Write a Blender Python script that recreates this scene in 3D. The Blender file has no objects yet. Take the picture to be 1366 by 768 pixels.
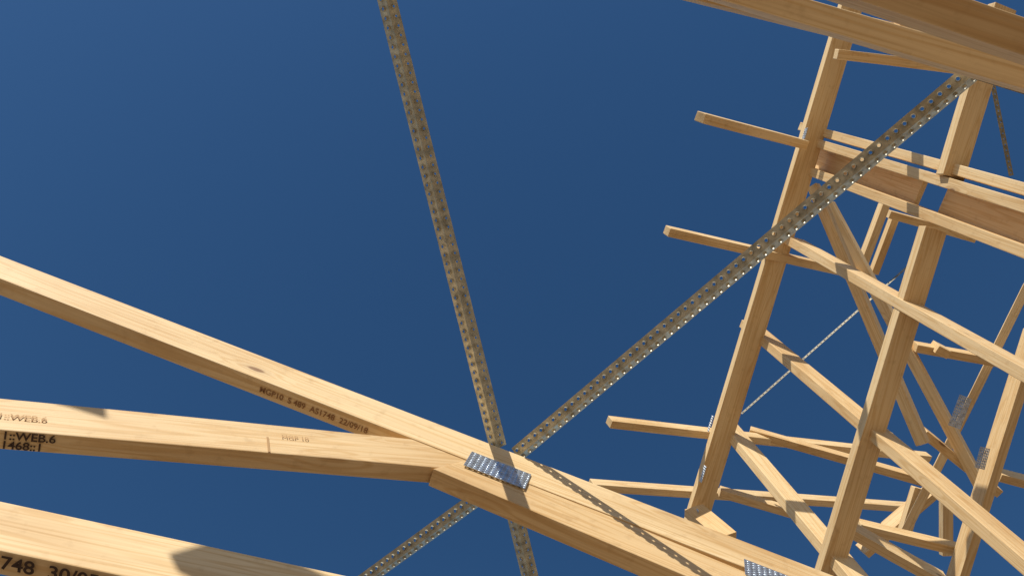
import bpy, math, random
from mathutils import Vector, Matrix
random.seed(4)
# Building frame: s = along the trusses, n = across them (truss spacing 900 mm), z = height above eye level.
# The building is turned 16.7 degrees about Z; all positions below are metres in that frame.
AZ=math.atan(0.3); ca,sa=math.cos(AZ),math.sin(AZ); EYE=1.6
def W(p): return Vector((ca*p[0]-sa*p[1], sa*p[0]+ca*p[1], p[2]+EYE))
def Wd(p): return Vector((ca*p[0]-sa*p[1], sa*p[0]+ca*p[1], p[2]))
def V(*a): return Vector(a)
UP=V(0,0,1); NN=V(0,1,0); SS=V(1,0,0)
# ---------- materials
def nt(name):
    m=bpy.data.materials.new(name); m.use_nodes=True; t=m.node_tree; t.nodes.clear()
    o=t.nodes.new('ShaderNodeOutputMaterial'); b=t.nodes.new('ShaderNodeBsdfPrincipled')
    t.links.new(b.outputs[0],o.inputs[0]); return m,t,b
def mapn(t,src,scale):
    m=t.nodes.new('ShaderNodeMapping'); m.inputs['Scale'].default_value=scale
    t.links.new(src,m.inputs['Vector']); return m.outputs[0]
def noise(t,v,scale,detail,dist=0.):
    n=t.nodes.new('ShaderNodeTexNoise'); n.inputs['Scale'].default_value=1; n.inputs['Detail'].default_value=detail; n.inputs['Distortion'].default_value=dist
    t.links.new(mapn(t,v,scale),n.inputs['Vector']); return n.outputs['Fac']
def ramp(t,src,stops):
    r=t.nodes.new('ShaderNodeValToRGB'); t.links.new(src,r.inputs[0])
    e=r.color_ramp.elements
    while len(e)<len(stops): e.new(0.5)
    for k,(p,c) in enumerate(stops): e[k].position=p; e[k].color=(*c,1)
    return r.outputs[0]
def math_(t,op,a,b=None):
    m=t.nodes.new('ShaderNodeMath'); m.operation=op
    for i,v in enumerate((a,b)):
        if v is None: continue
        if isinstance(v,(int,float)): m.inputs[i].default_value=v
        else: t.links.new(v,m.inputs[i])
    return m.outputs[0]
def mix(t,mode,fac,a,b):
    m=t.nodes.new('ShaderNodeMix'); m.data_type='RGBA'; m.blend_type=mode
    if isinstance(fac,float): m.inputs[0].default_value=fac
    else: t.links.new(fac,m.inputs[0])
    for v,i in ((a,6),(b,7)):
        if isinstance(v,tuple): m.inputs[i].default_value=(*v,1)
        else: t.links.new(v,m.inputs[i])
    return m.outputs[2]
def wood():
    m,t,b=nt('pine_timber')
    tc=t.nodes.new('ShaderNodeTexCoord'); oi=t.nodes.new('ShaderNodeObjectInfo')
    add=t.nodes.new('ShaderNodeVectorMath'); add.operation='ADD'
    t.links.new(tc.outputs['Object'],add.inputs[0]); t.links.new(math_(t,'MULTIPLY',oi.outputs['Random'],37.0),add.inputs[1])
    v=add.outputs[0]
    # knots
    vo=t.nodes.new('ShaderNodeTexVoronoi'); vo.inputs['Scale'].default_value=1
    t.links.new(mapn(t,v,(3.6,9.5,9.5)),vo.inputs['Vector'])
    sep=t.nodes.new('ShaderNodeSeparateColor'); t.links.new(vo.outputs['Color'],sep.inputs[0])
    gate=math_(t,'GREATER_THAN',sep.outputs[0],.42)
    kd=math_(t,'SUBTRACT',1.0,math_(t,'MULTIPLY',vo.outputs['Distance'],3.2)); kd=math_(t,'MAXIMUM',kd,0.0)
    bulge=math_(t,'MULTIPLY',math_(t,'MULTIPLY',kd,gate),.22)
    n1=math_(t,'ADD',noise(t,v,(.9,24,24),2,.3),bulge)
    g=ramp(t,math_(t,'SINE',math_(t,'MULTIPLY',n1,62)),[(0.0,(0,0,0)),(1.0,(1,1,1))])
    n2=noise(t,v,(6,330,330),5); n3=noise(t,v,(2.0,9,9),4); n4=noise(t,v,(40,40,40),5)
    base=mix(t,'MIX',g,(0.765,0.570,0.325),(0.68,0.465,0.23))
    c=mix(t,'MULTIPLY',.9,base,ramp(t,n3,[(.3,(0.82,.75,.66)),(.5,(1,1,1)),(.75,(1.05,1.06,1.08))]))
    c=mix(t,'MULTIPLY',.55,c,ramp(t,n2,[(.3,(.82,.77,.70)),(.6,(1.03,1.03,1.03))]))
    c=mix(t,'MULTIPLY',.5,c,ramp(t,n4,[(.28,(.78,.73,.67)),(.42,(1,1,1))]))
    c=mix(t,'MULTIPLY',1.0,c,ramp(t,oi.outputs['Random'],[(0,(.90,.82,.70)),(.5,(1,1,1)),(1,(1.05,1.04,1.0))]))
    k=ramp(t,vo.outputs['Distance'],[(.0,(.9,.9,.9)),(.055,(.8,.8,.8)),(.075,(.22,.22,.22)),(.16,(0,0,0))])
    c=mix(t,'MIX',math_(t,'MULTIPLY',k,gate),c,(0.20,0.09,0.035))
    t.links.new(c,b.inputs['Base Color'])
    b.inputs['Roughness'].default_value=.6; b.inputs['Specular IOR Level'].default_value=.3
    bp=t.nodes.new('ShaderNodeBump'); bp.inputs['Strength'].default_value=.35; bp.inputs['Distance'].default_value=.001
    t.links.new(n2,bp.inputs['Height']); t.links.new(bp.outputs[0],b.inputs['Normal'])
    return m
def galv(name,col,met=.75,r=.42):
    m,t,b=nt(name)
    tc=t.nodes.new('ShaderNodeTexCoord'); n=noise(t,tc.outputs['Object'],(60,60,60),5)
    t.links.new(ramp(t,n,[(.3,tuple(x*.6 for x in col)),(.7,tuple(min(1,x*1.3) for x in col))]),b.inputs['Base Color'])
    b.inputs['Metallic'].default_value=met
    t.links.new(ramp(t,n,[(.3,(r+.12,)*3),(.7,(r-.1,)*3)]),b.inputs['Roughness'])
    return m
WOOD=wood(); GALV=galv('galvanised_steel',(.50,.47,.37)); DULL=galv('dull_galvanised_steel',(.30,.27,.20),.5,.55); PLATE=galv('nail_plate_steel',(.58,.63,.69),.85,.35)
INK,_,bi=nt('stamp_ink'); bi.inputs['Base Color'].default_value=(.05,.025,.015,1); bi.inputs['Roughness'].default_value=.8
INK2,_,bi=nt('faded_stamp_ink'); bi.inputs['Base Color'].default_value=(.27,.13,.05,1); bi.inputs['Roughness'].default_value=.8
INK3,_,bi=nt('pale_stamp_ink'); bi.inputs['Base Color'].default_value=(.44,.26,.11,1); bi.inputs['Roughness'].default_value=.8
# ---------- helpers
def empty(name,p):
    o=bpy.data.objects.new(name,None); o.location=W(p); bpy.context.collection.objects.link(o); return o
def place(o,p0,X,Y,Z,par):
    R=Matrix((Wd(X),Wd(Y),Wd(Z))).transposed().to_4x4()
    o.parent=par
    if par: o.matrix_parent_inverse=Matrix.Translation(par.location).inverted()
    o.matrix_basis=Matrix.Translation(W(p0))@R
    bpy.context.collection.objects.link(o)
def beam(name,par,p0,p1,up,wy,wz,ay=0.,az=0.,cut0=0.,cut1=0.):
    X=(p1-p0).normalized(); Z=(up-up.dot(X)*X).normalized(); Y=Z.cross(X)
    L=(p1-p0).length; n=max(2,int(L/.15))
    vs=[];fs=[]; ph=random.random()*6; am=random.uniform(.0005,.0016)*min(1,L)
    for i in range(n+1):
        u=i/n; bow=am*math.sin(u*math.pi*1.5+ph); bz=am*math.cos(u*5+ph)
        for (a,b_) in ((0,0),(1,0),(1,1),(0,1)):
            z=az+b_*wz; vs.append((L*u+cut0*z*(1-u)+cut1*z*u,ay+a*wy+bow,z+bz))
    for i in range(n):
        for k in range(4):
            a=i*4+k; b_=i*4+(k+1)%4; fs.append((a,b_,b_+4,a+4))
    fs.append((3,2,1,0)); e=n*4; fs.append((e,e+1,e+2,e+3))
    me=bpy.data.meshes.new(name); me.from_pydata(vs,[],[f[::-1] for f in fs]); me.materials.append(WOOD)
    o=bpy.data.objects.new(name,me); place(o,p0,X,Y,Z,par)
    bv=o.modifiers.new('b','BEVEL'); bv.width=.0018; bv.segments=2; bv.limit_method='ANGLE'; bv.angle_limit=math.radians(50)
    return o
def perf(name,par,p0,p1,ydir,w,pitch,hr,hrx=None,lip=.0014,rows=1,mat=GALV):
    """sheet-metal strip with punched, lipped holes"""
    hrx=hrx or hr
    X=(p1-p0).normalized(); Yv=(ydir-ydir.dot(X)*X).normalized(); Z=X.cross(Yv)
    L=(p1-p0).length; n=max(1,int(round(L/pitch))); dx=L/n; dy=w/rows
    vs=[];fs=[]
    for i in range(n):
        for j in range(rows):
            cx=(i+.5)*dx; cy=(j+.5)*dy; b0=len(vs)
            for k in range(8):
                an=k*math.pi/4; c,s_=math.cos(an),math.sin(an); m_=max(abs(c),abs(s_))
                vs.append((cx+c/m_*dx/2,cy+s_/m_*dy/2,0))
            for k in range(8):
                an=k*math.pi/4; vs.append((cx+math.cos(an)*hrx*1.35,cy+math.sin(an)*hr*1.35,0))
            for k in range(8):
                an=k*math.pi/4; vs.append((cx+math.cos(an)*hrx*.85,cy+math.sin(an)*hr*.85,lip))
            for k in range(8):
                k2=(k+1)%8; fs.append((b0+k,b0+k2,b0+8+k2,b0+8+k)); fs.append((b0+8+k,b0+8+k2,b0+16+k2,b0+16+k))
    me=bpy.data.meshes.new(name); me.from_pydata(vs,[],fs); me.materials.append(mat)
    o=bpy.data.objects.new(name,me); place(o,p0,X,Yv,Z,par)
    so=o.modifiers.new('s','SOLIDIFY'); so.thickness=.0009
    return o
def brace(p0,p1,w=.021,tilt=38,pitch=.0165):
    par=empty('metal_brace',p0)
    X=(p1-p0).normalized(); h=UP.cross(X).normalized(); z=X.cross(h)
    if z.z<0: z=-z
    c,s_=math.cos(math.radians(tilt)),math.sin(math.radians(tilt))
    perf('left_flange',par,p0,p1,h*c+z*s_,w,pitch,.0034,lip=-.003)
    perf('right_flange',par,p0,p1,-h*c+z*s_,w,pitch,.0034,lip=.003)
def nailplate(par,c,X,Y,lx,ly,mat=PLATE):
    X=X.normalized();Y=(Y-Y.dot(X)*X).normalized(); p0=c-X*lx/2-Y*ly/2
    return perf('nail_plate',par,p0,p0+X*lx,Y,ly,.0105,.0017,.0036,lip=-.0022,rows=max(2,int(ly/.0065)),mat=mat)
def text(body,par,p,X,Y,size,mat,off=.012):
    cu=bpy.data.curves.new('ink_stamp','FONT'); cu.body=body; cu.size=size; cu.materials.append(mat); cu.offset=size*off
    o=bpy.data.objects.new('ink_stamp',cu); X=X.normalized(); Y=(Y-Y.dot(X)*X).normalized(); place(o,p,X,Y,X.cross(Y),par)
# ---------- roof truss
n0=.776
A0,A1=V(-1.566,n0,1.793),V(2.008,n0,.979)
B0,B1=V(-.931,n0,1.008),V(.088,n0,1.348)
C0,C1=V(.088,n0,1.345),V(1.560,n0,.935)
D0,D1=V(-.793,n0,.872),V(1.9,n0,1.019)
T1=empty('roof_truss',A0)
ad=(A1-A0).normalized(); bx=(B1-B0).normalized(); cx=(C1-C0).normalized(); dx_=(D1-D0).normalized()
beam('top_chord',T1,A0,A1,UP,.035,.09)
beam('left_web',T1,B0+NN*.0015,B1+bx*.10+NN*.0015,UP,.033,.09)
beam('right_web',T1,C0+NN*.0008-UP*.003,C1+NN*.0008-UP*.003,UP,.0355,.09,cut0=.55)
beam('bottom_chord',T1,D0,D1,UP,.035,.09)
nailplate(T1,V(.205,n0-.003,1.391),ad,UP,.118,.058)
nailplate(T1,V(.706,n0-.003,1.274),ad,UP,.1,.05)
def under(a0,a1,s,dn): return a0+(a1-a0)*((s-a0.x)/(a1.x-a0.x))+NN*dn-UP*.0026
def front(a0,a1,s,h): return a0+(a1-a0)*((s-a0.x)/(a1.x-a0.x))+UP*h-NN*.0012
text('MGP10  S 489  AS1748  22/09/18',T1,under(A0,A1,-.261,.024),ad,-NN,.0165,INK2)
text('1::WEB.6',T1,under(B0,B1,-.545,.015),bx,-NN,.019,INK,.02)
text('1468::1',T1,under(B0,B1,-.545,.031),bx,-NN,.019,INK,.02)
text('1::WEB.6',T1,front(B0,B1,-.569,.032),bx,UP,.018,INK3)
text('MGP 10',T1,front(B0,B1,-.175,.05),bx,UP,.014,INK3,0)
text('|',T1,front(B0,B1,-.192,.012),bx,UP,.05,INK3,0)
text('1748  30/05/1',T1,under(D0,D1,-.424,.022),dx_,-NN,.027,INK,.02)
# ---------- neighbouring truss, 900 mm away, a little out of line (unbraced)
o2=V(0,-.907,0)
T2=empty('roof_truss',A0+o2)
def tp(s,dn=0,dz=0): return V(s,-.128-.05*(s-.3)+dn,1.313-.252*(s-.54)+dz)
beam('top_chord',T2,tp(-.83),tp(.54),UP,.035,.09,cut0=.5)
beam('top_chord',T2,tp(.54,-.004,-.018),tp(2.0,-.004,-.018),UP,.037,.09)
beam('left_web',T2,B0+o2,B1+o2,UP,.033,.09,cut1=-.3)
beam('right_web',T2,C0+o2+NN*.002,C0+(C1-C0)*.75+o2,UP,.033,.09,cut0=.3)
beam('bottom_chord',T2,D0+o2-NN*.01,D1+o2-NN*.02,UP,.035,.09)
nailplate(T2,tp(.70,.040,-.012),ad,NN,.075,.022,DULL)
beam('shadow_beam',T2,V(-2.6,-.1,2.085),V(-1.075,-.1,1.985),UP,.035,.09,cut1=-.6)  # made-up beam out of view, added to shade the first truss's left web
# ---------- diagonal steel bracing over the top chords
def M(*a): return V(*[x/1000 for x in a])
a,b=M(-213,51,1579),M(206,782,1486); brace(a-(b-a)*.6,b)
a,b=M(715,-117,1367),M(246,784,1476); brace(a-(b-a)*.03,b)
a,b=M(219,873,1480),M(49,1157,1519); brace(a,b+(b-a)*2)
a,b=M(258,877,1491),M(346,1032,1472); brace(a,b+(b-a)*3)
# ---------- raking wall frame
WF=empty('wall_frame',V(1.4,.6,2.4))
E0,E1=V(1.35,-.955,3.903),V(1.35,1.789,3.163); ed=(E1-E0).normalized()
beam('top_plate',WF,E0,E1,UP,.09,.045,ay=-.045)
sd=Vector((ca*.15,-sa*.15,-.99)).normalized()
beam('nogging',WF,M(1521,-457,2937),M(1521,95,2787),-sd,.084,.035,ay=-.042,az=-.017)
beam('nogging',WF,M(1521,265,2748),M(1521,1514,2406),-sd,.084,.035,ay=-.042,az=-.017)
stt=((112,3841),(155,3740),(272,3730),(555,3506),(984,3599),(1402,3455))
for n,z in stt:
    p=M(1400,n,z); beam('stud',WF,p,p+sd*2.5,SS,.035,.09,ay=-.0175,az=-.045)
e=V(1.40,0,3.62)+sd*2.3; beam('bottom_plate',WF,e-ed*.9,e+ed*1.8,UP,.09,.045,ay=-.045,az=-.045)
p=V(1.44,.207,3.728); beam('packing_board',WF,p,p+sd*.75,SS,.10,.02,ay=-.05)
p=V(1.43,.207,3.728)+sd*.9; beam('packing_board',WF,p,p+sd*.9,SS,.10,.03,ay=-.05)
for n,z,w_ in ((137,3580,.03),(1550,3198,.03),(1699,3094,.03),(1378,3333,.02)):
    nailplate(WF,M(1302,n,z),ed,UP,.07,w_)
# ---------- rafters with overhanging tails
RF=empty('eaves_rafters',V(1.4,.6,3.5))
for q in ((742,143,3072,1254,143,3417),(830,612,3316,1787,612,3619),(850,1420,3203,2584,1420,3804),(867,1716,3195,2630,1716,3824)):
    beam('rafter',RF,M(*q[:3]),M(*q[3:]),UP,.035,.045,az=-.02)
# ---------- roof framing beyond the wall
G=empty('roof_framing',V(2,1.5,3.6))
U_={'N':NN,'S':SS,'U':UP}
for l in '''1448,325,3654,1965,1068,2954,35,45,N
1617,396,3826,2301,1199,2987,35,45,N
1857,324,3826,1834,600,3743,50,35,S
2016,367,4008,1992,658,3920,40,35,S
1934,369,3911,2348,358,3875,35,45,U
2448,446,3523,2228,1583,3190,35,70,N
2253,548,3089,2227,1511,2792,35,90,N
1997,805,3348,2485,745,3321,35,50,U
2063,777,3330,2117,786,3322,35,80,U
1553,1435,3509,2256,1341,3262,35,45,U
1420,1633,3249,1821,1625,3215,35,45,U
1866,1465,2945,2304,1436,2913,35,50,U
1702,1395,2772,2119,1477,2707,35,90,U
1299,1692,3137,1385,1662,2928,35,90,U
2064,1087,3149,2422,1221,3074,35,70,U
2472,1191,3184,2633,1183,3171,35,70,U
1161,-183,3208,1655,-270,3189,35,45,U
2189,1784,3341,2458,1383,3441,35,80,U
2293,1411,3342,2288,1625,3276,35,50,S
2537,1448,3518,2623,1733,3422,35,50,S'''.split('\n'):
    v=l.split(','); k=[int(x) for x in v[:8]]; wy,wz=k[6]/1000,k[7]/1000
    beam('framing_member',G,M(*k[:3]),M(*k[3:6]),U_[v[8]],wy,wz,ay=-wy/2,az=-wz/2)
nailplate(G,V(1.992,.883,2.885),V(-.015,.170,-.052),SS,.12,.05)
nailplate(G,V(2.13,1.02,2.849),V(.001,.083,-.026),SS,.08,.04)
perf('strap',G,M(1461,1339,3442),M(1986,538,3643),UP,.015,.02,.003,mat=DULL)
perf('strap',G,M(1671,-230,3070),M(1817,37,2973),SS,.018,.02,.0035,mat=DULL)
# ---------- ground
me=bpy.data.meshes.new('ground'); R=600
me.from_pydata([(-R,-R,0),(R,-R,0),(R,R,0),(-R,R,0)],[],[(0,1,2,3)])
m,t,b=nt('concrete_ground'); tc=t.nodes.new('ShaderNodeTexCoord'); n=noise(t,tc.outputs['Object'],(.8,.8,.8),8)
t.links.new(ramp(t,n,[(.3,(.23,.165,.105)),(.7,(.30,.22,.15))]),b.inputs['Base Color']); b.inputs['Roughness'].default_value=.9
me.materials.append(m); g=bpy.data.objects.new('ground',me); bpy.context.collection.objects.link(g)
# ---------- light
S=Wd(V(-.486,-.667,.571)).normalized()
sl=bpy.data.lights.new('sun','SUN'); sl.energy=5.0; sl.angle=math.radians(.5); sl.color=(1,.95,.85)
so=bpy.data.objects.new('sun',sl); so.rotation_euler=S.to_track_quat('Z','Y').to_euler(); so.location=(0,0,20); bpy.context.collection.objects.link(so)
w=bpy.data.worlds.new('World'); bpy.context.scene.world=w; w.use_nodes=True; t=w.node_tree
bg=t.nodes['Background']; sk=t.nodes.new('ShaderNodeTexSky'); sk.sky_type='NISHITA'; sk.sun_disc=False
sk.sun_elevation=math.asin(S.z); sk.sun_rotation=math.atan2(S.x,S.y)
sk.air_density=1.0; sk.dust_density=.4; sk.ozone_density=3.0; sk.altitude=100
hs=t.nodes.new('ShaderNodeHueSaturation'); hs.inputs['Saturation'].default_value=1.22
t.links.new(sk.outputs[0],hs.inputs['Color']); t.links.new(hs.outputs[0],bg.inputs[0]); bg.inputs[1].default_value=.093
sc=bpy.context.scene
sc.view_settings.view_transform='Standard'; sc.view_settings.look='None'; sc.view_settings.exposure=0
cam=bpy.data.cameras.new('camera'); cam.sensor_width=36; cam.lens=30.3; cam.clip_end=3000; cam.clip_start=.02
co=bpy.data.objects.new('camera',cam); co.location=(0,0,EYE); co.rotation_euler=(math.radians(162),0,0)
bpy.context.collection.objects.link(co); sc.camera=co
